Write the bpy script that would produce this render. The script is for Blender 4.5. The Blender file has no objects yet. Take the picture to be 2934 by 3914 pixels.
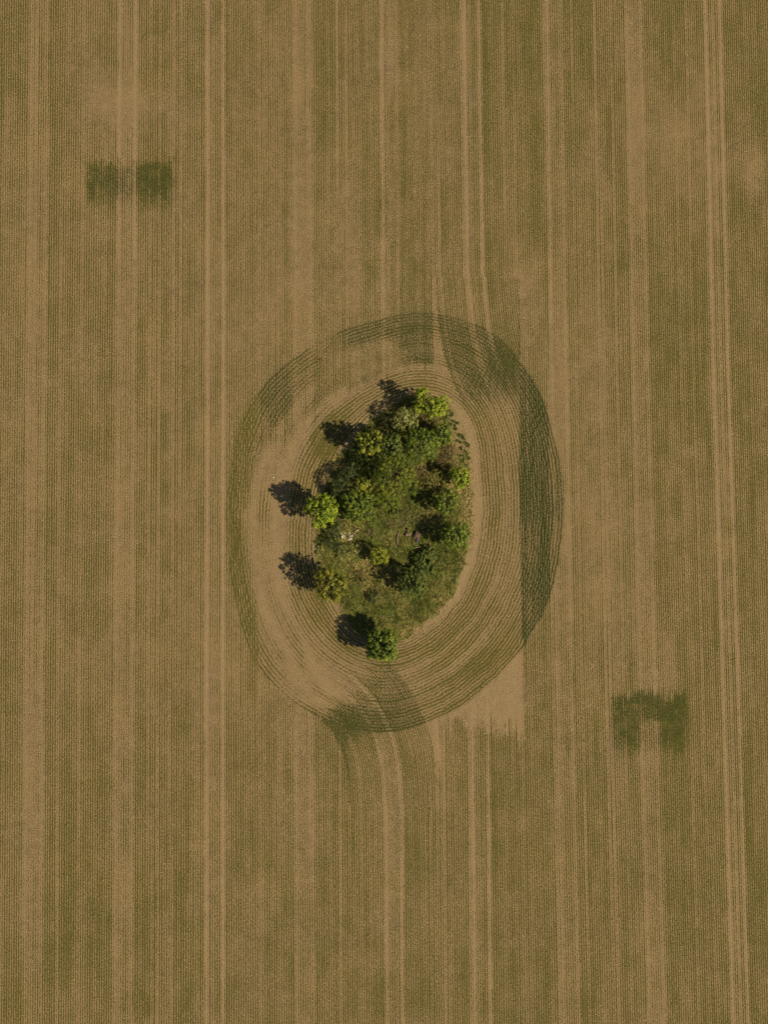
import bpy, math, random
import numpy as np
from mathutils import Vector, Matrix

SC = bpy.context.scene
COL = SC.collection
R = math.radians

# ------------------------------------------------------------------ camera
# "V" coordinates below are positions on the photograph scaled to 1658 x 2212
FV, CX, CY = 1536.0, 829.0, 1106.0
HC = 81.6
TILT, YAW = 0.037, -0.0087
CAM_R = Matrix.Rotation(YAW, 3, 'Z') @ Matrix.Rotation(TILT, 3, 'X')
CAM_D = CAM_R @ Vector((0, 0, -1))
CAM_P = -CAM_D * (HC / math.cos(TILT))
cam_data = bpy.data.cameras.new('camera')
cam = bpy.data.objects.new('camera', cam_data)
COL.objects.link(cam)
cam.matrix_world = Matrix.Translation(CAM_P) @ CAM_R.to_4x4()
cam_data.sensor_fit = 'VERTICAL'
cam_data.angle = 2 * math.atan(CY / FV)
cam_data.clip_end = 12000
cam_data.clip_start = 0.5
SC.camera = cam

# ------------------------------------------------------------------ light
SUN_EL = R(40)
SUN_XY = math.atan2(-0.394, 0.919)            # towards the sun
world = bpy.data.worlds.new('World')
SC.world = world
world.use_nodes = True
wn = world.node_tree
wn.nodes.clear()
w_out = wn.nodes.new('ShaderNodeOutputWorld')
w_bg = wn.nodes.new('ShaderNodeBackground')
w_sky = wn.nodes.new('ShaderNodeTexSky')
w_sky.sky_type = 'NISHITA'
w_sky.sun_disc = False
w_sky.sun_elevation = SUN_EL
w_sky.sun_rotation = math.pi / 2 - SUN_XY
w_bg.inputs['Strength'].default_value = 0.05
wn.links.new(w_sky.outputs[0], w_bg.inputs[0])
wn.links.new(w_bg.outputs[0], w_out.inputs[0])
sun_data = bpy.data.lights.new('sun', 'SUN')
sun_data.energy = 4.6
sun_data.angle = R(0.5)
sun_data.color = (1.0, 0.87, 0.66)
sun = bpy.data.objects.new('sun', sun_data)
COL.objects.link(sun)
sdir = Vector((math.cos(SUN_EL) * math.cos(SUN_XY), math.cos(SUN_EL) * math.sin(SUN_XY), math.sin(SUN_EL)))
sun.rotation_euler = sdir.to_track_quat('Z', 'Y').to_euler()
sun.location = sdir * 150
SC.view_settings.view_transform = 'Standard'
SC.view_settings.look = 'None'
SC.view_settings.exposure = -0.10
SC.view_settings.gamma = 1.0
SC.render.engine = 'CYCLES'
SC.cycles.pixel_filter_type = 'BLACKMAN_HARRIS'
SC.cycles.filter_width = 1.35

rng = np.random.default_rng(11)
random.seed(5)


# ------------------------------------------------------------------ mapping
def v2w(px, py, z=0.0):
    d = CAM_R @ Vector(((px - CX) / FV, -(py - CY) / FV, -1))
    t = (z - CAM_P.z) / d.z
    p = CAM_P + d * t
    return p.x, p.y


def s2w(sx, sy, z=0.0):                       # photograph pixels (2934 x 3914)
    return v2w(sx / 1.7697, sy / 1.7697, z)


SP = 0.0300                                   # metres per photograph pixel near the grove


def w2v(X, Y):
    Rt = np.array(CAM_R.transposed())
    x, y, z = X - CAM_P.x, Y - CAM_P.y, -CAM_P.z
    cx = Rt[0, 0] * x + Rt[0, 1] * y + Rt[0, 2] * z
    cy = Rt[1, 0] * x + Rt[1, 1] * y + Rt[1, 2] * z
    cz = Rt[2, 0] * x + Rt[2, 1] * y + Rt[2, 2] * z
    return CX + FV * cx / -cz, CY - FV * cy / -cz


def sstep(a, b, x):
    t = np.clip((x - a) / (b - a), 0, 1)
    return t * t * (3 - 2 * t)


_lat = {}


def vnoise(x, y, seed=0):
    if seed not in _lat:
        _lat[seed] = np.random.default_rng(1000 + seed).random((256, 256))
    L = _lat[seed]
    xi, yi = np.floor(x).astype(int), np.floor(y).astype(int)
    fx, fy = x - xi, y - yi
    fx, fy = fx * fx * (3 - 2 * fx), fy * fy * (3 - 2 * fy)
    a, b = L[xi % 256, yi % 256], L[(xi + 1) % 256, yi % 256]
    c, d = L[xi % 256, (yi + 1) % 256], L[(xi + 1) % 256, (yi + 1) % 256]
    return (a * (1 - fx) + b * fx) * (1 - fy) + (c * (1 - fx) + d * fx) * fy


def fbm(x, y, seed=0, oct=4):
    s, a, t = 0, 1, 0
    for k in range(oct):
        s = s + a * vnoise(x * 2 ** k + 17.3 * k, y * 2 ** k + 5.1 * k, seed + k)
        t += a
        a *= 0.55
    return s / t


# ------------------------------------------------------------------ object helpers
def tag(o, label=None, cat=None, group=None, kind=None):
    if label: o['label'] = label
    if cat: o['category'] = cat
    if group: o['group'] = group
    if kind: o['kind'] = kind
    return o


def empty(name, loc, rz=0.0):
    o = bpy.data.objects.new(name, None)
    o.empty_display_size = 0.3
    COL.objects.link(o)
    o.location = loc
    o.rotation_euler = (0, 0, rz)
    return o


def mesh_np(name, verts, faces, mat, parent=None, attrs=None, smooth=False):
    """verts (n,3), faces (m,k) arrays"""
    verts = np.ascontiguousarray(verts, dtype=np.float32)
    faces = np.ascontiguousarray(faces, dtype=np.int32)
    m, k = faces.shape
    me = bpy.data.meshes.new(name)
    me.vertices.add(len(verts))
    me.vertices.foreach_set('co', verts.ravel())
    me.loops.add(m * k)
    me.loops.foreach_set('vertex_index', faces.ravel())
    me.polygons.add(m)
    me.polygons.foreach_set('loop_start', np.arange(0, m * k, k, dtype=np.int32))
    me.polygons.foreach_set('loop_total', np.full(m, k, dtype=np.int32))
    if smooth:
        me.polygons.foreach_set('use_smooth', np.ones(m, dtype=bool))
    for an, av in (attrs or {}).items():
        a = me.attributes.new(an, 'FLOAT', 'POINT')
        a.data.foreach_set('value', np.ascontiguousarray(av, dtype=np.float32))
    me.update(calc_edges=True)
    me.validate()
    if mat: me.materials.append(mat)
    o = bpy.data.objects.new(name, me)
    COL.objects.link(o)
    if parent: o.parent = parent
    return o


class Tubes:
    def __init__(s):
        s.v, s.f, s.n = [], [], 0

    def add(s, pts, rad, sides=6):
        pts = [Vector(p) for p in pts]
        up = Vector((0.31, 0.17, 0.93))
        rings = []
        for i, p in enumerate(pts):
            d = (pts[min(i + 1, len(pts) - 1)] - pts[max(i - 1, 0)]).normalized()
            a = d.cross(up)
            if a.length < 1e-3: a = d.cross(Vector((1, 0, 0)))
            a.normalize()
            b = d.cross(a)
            ring = []
            for q in range(sides):
                t = 2 * math.pi * q / sides
                s.v.append(p + (a * math.cos(t) + b * math.sin(t)) * rad[i])
                ring.append(s.n); s.n += 1
            rings.append(ring)
        for r0, r1 in zip(rings, rings[1:]):
            for q in range(sides):
                s.f.append((r0[q], r0[(q + 1) % sides], r1[(q + 1) % sides], r1[q]))
        for ring, flip in ((rings[0], 1), (rings[-1], 0)):
            c = s.n
            s.v.append(sum((s.v[i] for i in ring), Vector()) / sides); s.n += 1
            for q in range(0, sides, 2):
                tri = (ring[q], ring[(q + 1) % sides], ring[(q + 2) % sides], c)
                s.f.append(tri[::-1] if flip else tri)

    def build(s, name, mat, parent=None):
        return mesh_np(name, np.array([tuple(v) for v in s.v]), np.array(s.f), mat, parent, smooth=True)


# ------------------------------------------------------------------ node helpers
class NT:
    def __init__(s, name):
        s.m = bpy.data.materials.new(name)
        s.m.use_nodes = True
        s.t = s.m.node_tree
        s.t.nodes.clear()
        s.out = s.t.nodes.new('ShaderNodeOutputMaterial')

    def n(s, typ, **kw):
        nd = s.t.nodes.new(typ)
        for k, v in kw.items(): setattr(nd, k, v)
        return nd

    def put(s, sock, val):
        if isinstance(val, bpy.types.NodeSocket): s.t.links.new(val, sock)
        elif isinstance(val, (tuple, list)) and len(val) == 3 and sock.type == 'RGBA': sock.default_value = (*val, 1)
        else: sock.default_value = val

    def math(s, op, a, b=0.0, c=0.0, clamp=False):
        nd = s.n('ShaderNodeMath', operation=op, use_clamp=clamp)
        s.put(nd.inputs[0], a); s.put(nd.inputs[1], b); s.put(nd.inputs[2], c)
        return nd.outputs[0]

    def mix(s, f, a, b, blend='MIX'):
        nd = s.n('ShaderNodeMix', data_type='RGBA', blend_type=blend)
        s.put(nd.inputs[0], f); s.put(nd.inputs[6], a); s.put(nd.inputs[7], b)
        return nd.outputs[2]

    def attr(s, name):
        return s.n('ShaderNodeAttribute', attribute_name=name).outputs['Fac']

    def noise(s, vec, scale, detail=2.0, rough=0.5):
        nd = s.n('ShaderNodeTexNoise')
        s.put(nd.inputs['Vector'], vec)
        nd.inputs['Scale'].default_value = scale
        nd.inputs['Detail'].default_value = detail
        nd.inputs['Roughness'].default_value = rough
        return nd.outputs[0]

    def step(s, x, a, b):
        nd = s.n('ShaderNodeMapRange', interpolation_type='SMOOTHSTEP')
        s.put(nd.inputs[0], x); s.put(nd.inputs[1], a); s.put(nd.inputs[2], b)
        return nd.outputs[0]

    def vec(s, x, y, z=0.0):
        nd = s.n('ShaderNodeCombineXYZ')
        s.put(nd.inputs[0], x); s.put(nd.inputs[1], y); s.put(nd.inputs[2], z)
        return nd.outputs[0]

    def pos(s):
        return s.n('ShaderNodeNewGeometry').outputs['Position']

    def bsdf(s, col, rough=0.9, spec=0.2, normal=None):
        b = s.n('ShaderNodeBsdfPrincipled')
        s.put(b.inputs['Base Color'], col)
        s.put(b.inputs['Roughness'], rough)
        b.inputs['Specular IOR Level'].default_value = spec
        if normal: s.put(b.inputs['Normal'], normal)
        return b.outputs[0]

    def bump(s, h, strength=0.5, dist=0.05):
        b = s.n('ShaderNodeBump')
        b.inputs['Strength'].default_value = strength
        b.inputs['Distance'].default_value = dist
        s.put(b.inputs['Height'], h)
        return b.outputs[0]

    def end(s, sh):
        s.put(s.out.inputs[0], sh)
        return s.m


# ------------------------------------------------------------------ the field
ISLAND = [(905, 848), (935, 852), (962, 868), (985, 895), (1002, 930), (1012, 970), (1018, 1020), (1020, 1080), (1021, 1130),
          (1014, 1180), (998, 1230), (975, 1285), (950, 1318), (925, 1342), (895, 1365), (868, 1384), (845, 1392), (815, 1388), (770, 1368),
          (745, 1335), (728, 1300), (708, 1270), (692, 1235), (684, 1195), (682, 1150), (688, 1110), (697, 1070), (708, 1025),
          (722, 992), (745, 965), (765, 942), (785, 920), (808, 900), (838, 880), (870, 858)]
OUTER = [(930, 670), (1000, 680), (1060, 708), (1110, 750), (1150, 805), (1185, 875), (1207, 950), (1220, 1030), (1224, 1100),
         (1215, 1180), (1200, 1260), (1172, 1330), (1135, 1395), (1095, 1448), (1040, 1500), (985, 1540), (940, 1562),
         (880, 1583), (800, 1592), (740, 1577), (690, 1547), (640, 1523), (590, 1492), (560, 1465), (535, 1410), (510, 1330),
         (495, 1240), (488, 1150), (489, 1060), (500, 980), (520, 910), (548, 852), (590, 803), (640, 765), (700, 730),
         (745, 706), (800, 683), (860, 672)]
RCX, RCY = 855.0, 1115.0
TH = np.linspace(-math.pi, math.pi, 721)


def radial(poly, smooth):
    P = np.array(poly, float)
    # densify
    Q = []
    for a, b in zip(P, np.roll(P, -1, 0)):
        for t in np.linspace(0, 1, 12, endpoint=False): Q.append(a + (b - a) * t)
    Q = np.array(Q)
    th = np.arctan2(Q[:, 1] - RCY, Q[:, 0] - RCX)
    r = np.hypot(Q[:, 0] - RCX, Q[:, 1] - RCY)
    o = np.argsort(th)
    th, r = th[o], r[o]
    th = np.concatenate([th - 2 * math.pi, th, th + 2 * math.pi])
    r = np.concatenate([r, r, r])
    v = np.interp(TH[:-1], th, r)
    k = np.exp(-0.5 * (np.arange(-60, 61) / smooth) ** 2)
    k /= k.sum()
    v = np.convolve(np.concatenate([v[-60:], v, v[:60]]), k, 'valid')
    return np.append(v, v[0])


R_ISL = radial(ISLAND, 5)
R_IN = radial(ISLAND, 22) + 2
R_OUT = radial(OUTER, 14)


def ring_s(px, py):
    th = np.arctan2(py - RCY, px - RCX)
    r = np.hypot(px - RCX, py - RCY)
    ri, ro = np.interp(th, TH, R_IN), np.interp(th, TH, R_OUT)
    return (r - ri) / (ro - ri), r - np.interp(th, TH, R_ISL), th


# centre lines of the nine straight drill passes at four heights of the photograph
PASS_Y = [85, 763, 1441, 2127]
PASS_X = np.array([[-105, -112, -118, -124],
                   [86.5, 79.5, 74, 72.5], [277.5, 273, 268, 267], [466, 467, 464.5, 465], [654.5, 655, 657, 661],
                   [841, 846, 850, 853], [1018, 1030, 1036, 1042], [1199, 1206, 1217, 1234], [1370, 1382, 1397, 1418],
                   [1541, 1555, 1577, 1598], [1712, 1730, 1753, 1778]], float)
PASS_K = np.arange(-1, 10)


def pass_c(px, py):
    """continuous pass coordinate: integer = centre of pass k"""
    cen = []
    for row in PASS_X:
        a, b = np.polyfit(PASS_Y, row, 1)
        fit = a * py + b
        loc = np.interp(py, PASS_Y, row)
        inside = (py > 85) & (py < 2127)
        cen.append(np.where(inside, 0.7 * loc + 0.3 * fit, fit + (0.7 * (loc - (a * np.clip(py, 85, 2127) + b)))))
    cen = np.array(cen)
    c = np.full(px.shape, 0.0)
    for i in range(len(cen) - 1):
        t = (px - cen[i]) / (cen[i + 1] - cen[i])
        if i == 0: m = t < 1
        elif i == len(cen) - 2: m = t >= 0
        else: m = (t >= 0) & (t < 1)
        c = np.where(m, PASS_K[i] + t, c)
    return c


def polydist(px, py, line):
    """signed distance to a polyline (V px, + on its right going along) and arc position"""
    L = np.array(line, float)
    best = np.full(px.shape, 1e9)
    sd = np.zeros(px.shape)
    arc = np.zeros(px.shape)
    acc = 0
    for i, (a, b) in enumerate(zip(L[:-1], L[1:])):
        d = b - a
        ln = np.hypot(*d)
        u = ((px - a[0]) * d[0] + (py - a[1]) * d[1]) / ln ** 2
        lo = -9 if i == 0 else 0
        hi = 9 if i == len(L) - 2 else 1
        u = np.clip(u, lo, hi)
        qx, qy = px - a[0] - u * d[0], py - a[1] - u * d[1]
        dist = np.hypot(qx, qy)
        sg = np.sign(d[0] * qy - d[1] * qx)
        m = dist < best
        best = np.where(m, dist, best)
        sd = np.where(m, dist * sg, sd)
        arc = np.where(m, acc + u * ln, arc)
        acc += ln
    return sd, arc


def spline(pts, n=8):
    P = np.array(pts, float)
    out = []
    for i in range(len(P) - 1):
        p0, p1, p2, p3 = P[max(i - 1, 0)], P[i], P[i + 1], P[min(i + 2, len(P) - 1)]
        for t in np.linspace(0, 1, n, endpoint=False):
            out.append(0.5 * ((2 * p1) + (-p0 + p2) * t + (2 * p0 - 5 * p1 + 4 * p2 - p3) * t * t + (-p0 + 3 * p1 - 3 * p2 + p3) * t ** 3))
    out.append(P[-1])
    return np.array(out)


LOW = spline([(853, 2127), (851, 1900), (849, 1750), (846, 1680), (837, 1620), (818, 1568), (792, 1522), (757, 1484), (712, 1455), (655, 1428)])
TOPR = spline([(1022, 300), (1028, 560), (1032, 640), (1041, 720), (1060, 790), (1088, 850), (1118, 910), (1145, 985)])
NROW = 38.0
LOOP_A = spline([(850, 752), (800, 757), (730, 787), (665, 850), (610, 920), (572, 990), (551, 1060), (546, 1130), (548, 1200), (556, 1273), (583, 1340), (617, 1400), (640, 1455), (672, 1500), (700, 1520)], 5)
LOOP_B = spline([(870, 778), (835, 785), (780, 806), (720, 850), (668, 908), (628, 972), (603, 1050), (596, 1130), (597, 1200), (606, 1273), (634, 1340), (662, 1400), (684, 1455), (712, 1492), (735, 1505)], 5)


def near(px, py, x, y, rx, ry):
    return np.exp(-0.5 * (((px - x) / rx) ** 2 + ((py - y) / ry) ** 2))


def box(px, py, x0, x1, y0, y1, e=6):
    return sstep(x0 - e, x0 + e, px) * (1 - sstep(x1 - e, x1 + e, px)) * sstep(y0 - e, y0 + e, py) * (1 - sstep(y1 - e, y1 + e, py))


def field_attrs(X, Y):
    px, py = w2v(X, Y)
    far = (np.abs(px - 829) > 4000) | (np.abs(py - 1106) > 5000) | ~np.isfinite(px)
    px = np.clip(px, -4000, 6000)
    py = np.clip(py, -5000, 7000)
    jx = (fbm(X * 0.5, Y * 0.5, 3, 3) - 0.5)
    wob = (fbm(X * .09, Y * .09, 7, 2) - .5) * 20
    s, rim, th = ring_s(px + jx * 5 + wob * .5, py + jx * 5 - wob)
    c = pass_c(px, py)
    k = np.round(c)
    f = c - k                                   # -0.5 .. 0.5 across one pass
    ph0 = c * NROW
    ri = np.round(ph0)

    def growth(ri, f, k):
        rowf = 0.74 + 0.38 * vnoise(ri * 7.31, Y / 9.0, 21) + 0.26 * (vnoise(ri * 3.7, ri * 0 + 3.5, 22) - 0.5)
        tone = {0: (.60, .63), 1: (.59, .59), 2: (.59, .62), 3: (.58, .60), 4: (.60, .63), 5: (.61, .65), 6: (.64, .63), 7: (.60, .62), 8: (.61, .61), 9: (.60, .60), -1: (.55, .55)}
        d = np.full(px.shape, 0.56)
        for kk, (l, r) in tone.items():
            d = np.where(k == kk, np.where(f < 0, l, r), d)
        af = np.abs(f)
        d = d + 0.05 * sstep(0.30, 0.12, af) * (f > 0)
        strong = np.isin(k, [2, 4, 5, 8])
        band = 1 - sstep(0.095, 0.130, af + 0.03 * (fbm(X * .9, Y * .35, 25, 3) - .5))
        d = d - band * np.where(strong, 0.13, 0.20)
        tr = np.exp(-0.5 * ((af - 0.090) / 0.0135) ** 2)
        rowf = rowf - 0.42 * (vnoise(ri * 11.7 + .5, ri * 0 + 2.5, 27) > .80) * sstep(.25, .55, vnoise(ri * 2.9, Y / 25.0, 28))
        return d, rowf, af, strong, tr

    ph0 = ph0 - np.where((k == 4) & (py > 690) & (py < RCY), 6.0 * (np.clip(py - 690, 0, 130) / 110.0) ** 2 * (0.2 + sstep(.3, -.4, f)), 0)
    # ---------- straight passes
    d0, rowf, af, strong, track = growth(ri, f, k)
    tr_i = np.where(strong, 0.95, 0.35)
    tr_i = np.where((k == 1) & (py < 560), 0.8, tr_i)
    tr_i = np.where(k == 4, np.where((f < 0) | (py > 1500), 0.75, 0.3), tr_i)
    tr_i = np.where((k == 6) & (f < 0) & (py < 700), 0.7, tr_i)
    tr_i = np.where((k == 6) & (f > 0) & (py > 650), 0.5, tr_i)
    track = track * tr_i
    # a third faint line right of the last pass's tracks
    track = np.maximum(track, 0.5 * np.exp(-0.5 * ((f - 0.0) / 0.010) ** 2) * (k == 8))
    seam = np.exp(-0.5 * ((0.5 - af) / 0.010) ** 2) * (0.25 + 0.75 * vnoise(np.floor(c + 0.5) * 9.1, Y / 30.0, 31))
    d0 = d0 - 0.42 * track - 0.28 * seam
    # broad growth differences along the field
    broad = 0.30 * (fbm(X / 5.0, Y / 18.0, 41, 3) - 0.5) + 0.46 * (fbm(X / 1.4, Y / 2.2, 51, 4) - 0.5)
    broad = broad + 0.05 * sstep(900, 1600, px) + 0.04 * sstep(1500, 2200, py)
    d0 = d0 + broad
    jag = (vnoise(ri * 5.3, ri * 0.0 + 0.5, 61) - 0.5) * 34 + (fbm(X * .8, Y * .8, 65, 2) - .5) * 26
    nz = fbm(X * 1.3, Y * 1.3, 71, 3)
    # two greener rectangles where seed rows overlap
    A = box(px, py + jag, 187, 378, 350, 450, 12) * (1 - 0.25 * box(px, py, 264, 298, 300, 600, 10) * (0.6 + 0.8 * (nz - .5))) * (1.1 - 0.75 * sstep(395, 455, py))
    B = box(px, py + jag, 1319, 1481, 1500, 1626, 14) * (1 - 0.70 * box(px, py + jag * .5, 1385, 1430, 1558, 1680, 8)) * (1.2 - 0.75 * sstep(1560, 1640, py))
    d0 = d0 + 0.40 * A * (0.6 + 0.8 * nz) + 0.45 * B * (0.6 + 0.8 * nz)
    for (x, y, rx, ry, a) in [(300, 235, 75, 32, -.26), (230, 225, 25, 30, -.16), (1478, 300, 48, 75, -.30), (1385, 300, 20, 110, -.16), (1625, 368, 40, 30, -.42),
                              (1590, 400, 14, 40, .25), (1128, 625, 16, 42, -.34), (765, 640, 12, 50, -.30), (1290, 350, 25, 70, -.2), (1640, 520, 60, 160, .10),
                              (1100, 660, 12, 60, -.25), (1660, 150, 50, 150, .08), (700, 1750, 40, 60, -.12), (1440, 1440, 30, 50, -.2), (1270, 900, 60, 200, -.12), (1300, 1250, 60, 120, -.12),
                              (40, 900, 60, 160, -.06), (590, 200, 40, 160, -.05), (1590, 1300, 60, 300, .05), (1500, 700, 60, 200, .06), (1170, 100, 60, 120, .08), (900, 480, 50, 110, .08),
                              (600, 650, 60, 90, -.12), (690, 600, 40, 120, -.08)]:
        d0 = d0 + a * near(px, py, x, y, rx, ry) * (0.6 + 0.8 * nz)
    d0 = d0 * rowf
    # where each pass was lifted at the headland
    inr = s < 1.0
    lim = np.ones(px.shape)
    top = py < RCY
    jl = jag * 0.004
    m3 = (k == 3)
    lim = np.where(m3 & inr & (py < 1300), sstep(0.34, 0.5, s + jl) * sstep(1070, 880, py + jag * 2), lim)
    lim = np.where(m3 & (py >= 1300), sstep(0.93, 1.0, s + jl * 0.5), lim)
    m4 = (k == 4)
    lim = np.where(m4 & inr & top, sstep(0.30, 0.42, s + jl), lim)
    lim = np.where(m4 & ~top & (py < 1740), 0, lim)
    m5 = (k == 5)
    lim = np.where(m5 & top & (py > 600), 0, lim)
    m5b = np.maximum(sstep(1530, 1572, py + jag * 1.4 + (nz - .5) * 26 - 0.15 * (px - 950)), .30 * sstep(.42, .62, fbm(X * 1.6, Y * .35, 67, 3)))
    lim = np.where(m5 & ~top, m5b * sstep(0.0, 0.12, s - 1.0 + 0.1), lim)
    lim = np.where((k == 6) & (f < -0.47) & (py > 1380) & (py < 1600), 0.15, lim)
    lim = np.where((k == 2) & inr, lim * (.45 + .75 * sstep(.62, .9, s + .35 * (fbm(X * .5, Y * .12, 68, 3) - .5))), lim)
    lim = np.where(inr & (s < 0.0), 0, lim)
    d0 = d0 * lim
    track = track * np.where(inr & np.isin(k, [3, 4, 5]), 0.15 * (s > .4), 1) * np.where(m4 & ~top & (py < 1740), 0, 1) * np.where(m5 & top & (py > 600) & (py < 1115), 0, 1)
    # ---------- the ring pass round the grove
    ph1 = s * 29.0
    r1 = np.round(ph1)
    d1 = 0.63 + 0.30 * (fbm(th * 5, s * 5, 81, 3) - 0.5)
    row1 = 0.66 + 0.55 * vnoise(r1 * 5.7, th * 2.6 + 40, 91) + 0.25 * (vnoise(r1 * 3.3, r1 * 0 + 7.5, 92) - .5)
    left = sstep(0.1, 0.8, -np.cos(th))
    right = sstep(0.1, 0.8, np.cos(th))
    bot = sstep(0.2, 0.9, np.sin(th))
    upl = sstep(0.2, 0.9, -np.sin(th) * 0.75 - np.cos(th) * 0.66)
    mid = np.exp(-0.5 * ((s - 0.50) / 0.12) ** 2)
    d1 = d1 - 0.27 * mid * np.clip(left + 0.55 * upl + 0.35 * bot, 0, 1) - 0.06 * mid
    d1 = d1 + 0.14 * sstep(0.62, 0.8, s) * left
    d1 = d1 - 0.26 * upl * sstep(.5, .8, s) + 0.55 * (fbm(X * .45, Y * .22, 83, 4) - .5) * (.4 + .6 * np.clip(upl + left, 0, 1))
    d1 = d1 * (1 - (0.75 * sstep(.58, .75, s) + .15) * np.clip(left * 1.1, 0, 1) * sstep(.62, .48, fbm(X * .3, Y * .2, 87, 3)))
    tr1 = np.exp(-0.5 * ((s - 0.37) / 0.022) ** 2) + np.exp(-0.5 * ((s - 0.56) / 0.022) ** 2)
    tr1 = tr1 * (0.25 + 0.6 * vnoise(th * 3 + 9, np.round(s * 3) * 5.0, 95))
    d1 = d1 - 0.3 * tr1
    loop = np.zeros(px.shape)
    for ln, wd in ((LOOP_A, 7.5), (LOOP_B, 7.0)):
        dd, _ = polydist(px, py, ln)
        ok = (py > 730) & (py < 1530) & (px < 860) & (px > 500)
        loop = np.maximum(loop, np.exp(-0.5 * (dd / wd) ** 2) * ok)
    loop = loop * (0.55 + 0.6 * fbm(X * .5, Y * .25, 96, 3))
    d1 = np.maximum(d1 - 0.5 * loop, (.50 + .8 * (fbm(X * .7, Y * .14, 97, 3) - .5)) * left * (s > .2) * (1 - .8 * loop))
    d1 = d1 - 0.55 * sstep(0.17, 0.02, s) * (0.35 + 0.65 * right) * (1 - .5 * left) + 0.16 * sstep(.36, .26, s) * left
    for (x, y, rx, ry, a) in [(790, 772, 42, 24, -.5), (783, 716, 36, 24, .35), (885, 716, 42, 30, .35), (640, 945, 24, 55, -.35), (700, 950, 34, 48, .30), (1085, 1480, 26, 30, -.1), (930, 760, 40, 30, -.10),
                              (1040, 1380, 60, 60, .16), (980, 1440, 60, 40, .10), (760, 1420, 40, 30, .05), (640, 1330, 30, 90, .12), (590, 1180, 28, 130, -.35), (720, 1480, 40, 26, -.25),
                              (690, 1220, 18, 60, .1), (1070, 1150, 30, 160, -.04), (600, 860, 40, 40, .15)]:
        d1 = d1 + a * near(px, py, x, y, rx, ry) * (0.55 + 0.9 * nz)
    d1 = d1 * row1 * sstep(1.0, 0.975, s) * sstep(-0.01, 0.03, s)
    # ---------- the two curved approaches
    sd, arc = polydist(px, py, LOW)
    al = np.hypot(*np.diff(LOW, axis=0).T).sum()
    g = sd / 191.0
    ph2 = g * NROW
    r2 = np.round(ph2)
    jl2 = (vnoise(r2 * 3.9, r2 * 0 + .5, 62) - .5) * 60
    d2, rf2, _, _, _ = growth(4 * NROW + r2, g, np.full(px.shape, 4))
    d2 = (d2 + broad) * (np.abs(g) < 0.5) * (py < 1740) * (py > 1100) * (1 - sstep(al - 150, al - 70, arc + jl2 * .6))
    t2 = np.exp(-0.5 * ((np.abs(g) - 0.09) / 0.014) ** 2) * (py < 1740) * (py > 1100) * (1 - sstep(al - 130, al - 20, arc)) * (np.abs(g) < .5)
    d2 = d2 - 0.22 * t2 + 0.35 * near(px, py, 762, 1568, 46, 30) * (np.abs(g) < .5)
    d2 = np.clip(d2, 0, 2) * rf2
    sd3, arc3 = polydist(px, py, TOPR)
    g3 = -sd3 / 181.0
    ph3 = g3 * NROW
    r3 = np.round(ph3)
    jl3 = (vnoise(r3 * 3.9, r3 * 0 + .5, 63) - .5) * 70
    a_end = 575 + 70 * g3
    d3, rf3, _, _, _ = growth(5 * NROW + r3, g3, np.full(px.shape, 5))
    d3 = (d3 + broad) * (np.abs(g3) < 0.5) * (py > 600) * (py < 1000) * (1 - sstep(a_end - 40, a_end + 40, arc3 + jl3)) * (1 - sstep(1118, 1126, px))
    t3 = np.exp(-0.5 * ((np.abs(g3) - 0.09) / 0.014) ** 2) * (py > 600) * (1 - sstep(420, 560, arc3)) * (np.abs(g3) < .5) * (py < 1000)
    d3 = d3 - 0.3 * t3 + 0.45 * near(px, py, 1095, 790, 24, 42) * (d3 > 0.2)
    d3 = np.clip(d3, 0, 2) * rf3
    d2, ph2 = np.where(py > 1100, d2, d3), np.where(py > 1100, ph2, ph3)
    curved_tr = np.where(py > 1100, t2, t3)
    # ---------- bare soil
    isl = sstep(3.0, -3.0, rim + jx * 20) * (1 - .8 * near(px, py, 992, 925, 18, 55)) * (1 - .55 * near(px, py, 1010, 1100, 14, 60))
    bare = np.clip(track + 0.75 * tr1 * inr * (s > 0) * .6 + 0.7 * curved_tr, 0, 1)
    rimt = sstep(0.14, 0.05, s) * (0.40 + 0.50 * right)
    tri = ((k == 5) & ~top & (s > 1) & (py < 1620)) * (1 - m5b) * (.55 + .7 * fbm(X * .9, Y * .3, 66, 3))
    sliver = np.exp(-0.5 * ((px - 942 - 0.08 * (py - 1560)) / 5) ** 2) * (py > 1555) * (1 - sstep(1620, 1700, py))
    bare = np.clip(np.maximum.reduce([bare, rimt * 0.9, 0.5 * loop, tri * 0.7, sliver * 0.8, 0.15 * mid * left * inr]), 0, 1)
    d0 = d0 * (1 - 0.8 * sliver)
    # lush where two sowings overlap
    both = np.minimum(np.minimum(d0, 0.6) / .55, 1) * np.minimum(np.maximum(d1 * (s < 1), d2) / .45, 1)
    both = np.clip(both, 0, 1) * np.where((k == 6), 1.0, np.where(k == 2, 0.0, 0.5))
    both = np.clip(np.maximum(both, np.clip(d1, 0, .5) * np.clip(d2, 0, .6) / .3 * .6), 0, 1)
    both = np.maximum(both, 0.56 * np.clip(A + B, 0, 1) * np.clip(nz * 2.2 - .25, 0, 1))
    both = np.maximum(both, (0.75 * near(px, py, 783, 716, 36, 24) + .7 * near(px, py, 885, 716, 42, 30)) * sstep(.35, .6, nz + .15 * np.cos(2 * math.pi * ph0)) * (k == 4))
    both = np.maximum(both, 0.5 * near(px, py, 762, 1568, 44, 26) * (np.abs(g) < .5) * (py > 1100))
    z = -0.02 * bare
    out = dict(ph0=ph0, ph1=ph1, ph2=ph2, d0=np.clip(d0, 0, 1.6), d1=np.clip(d1, 0, 1.6), d2=np.clip(d2, 0, 1.6), bare=bare, isl=isl, lush=both)
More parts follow.
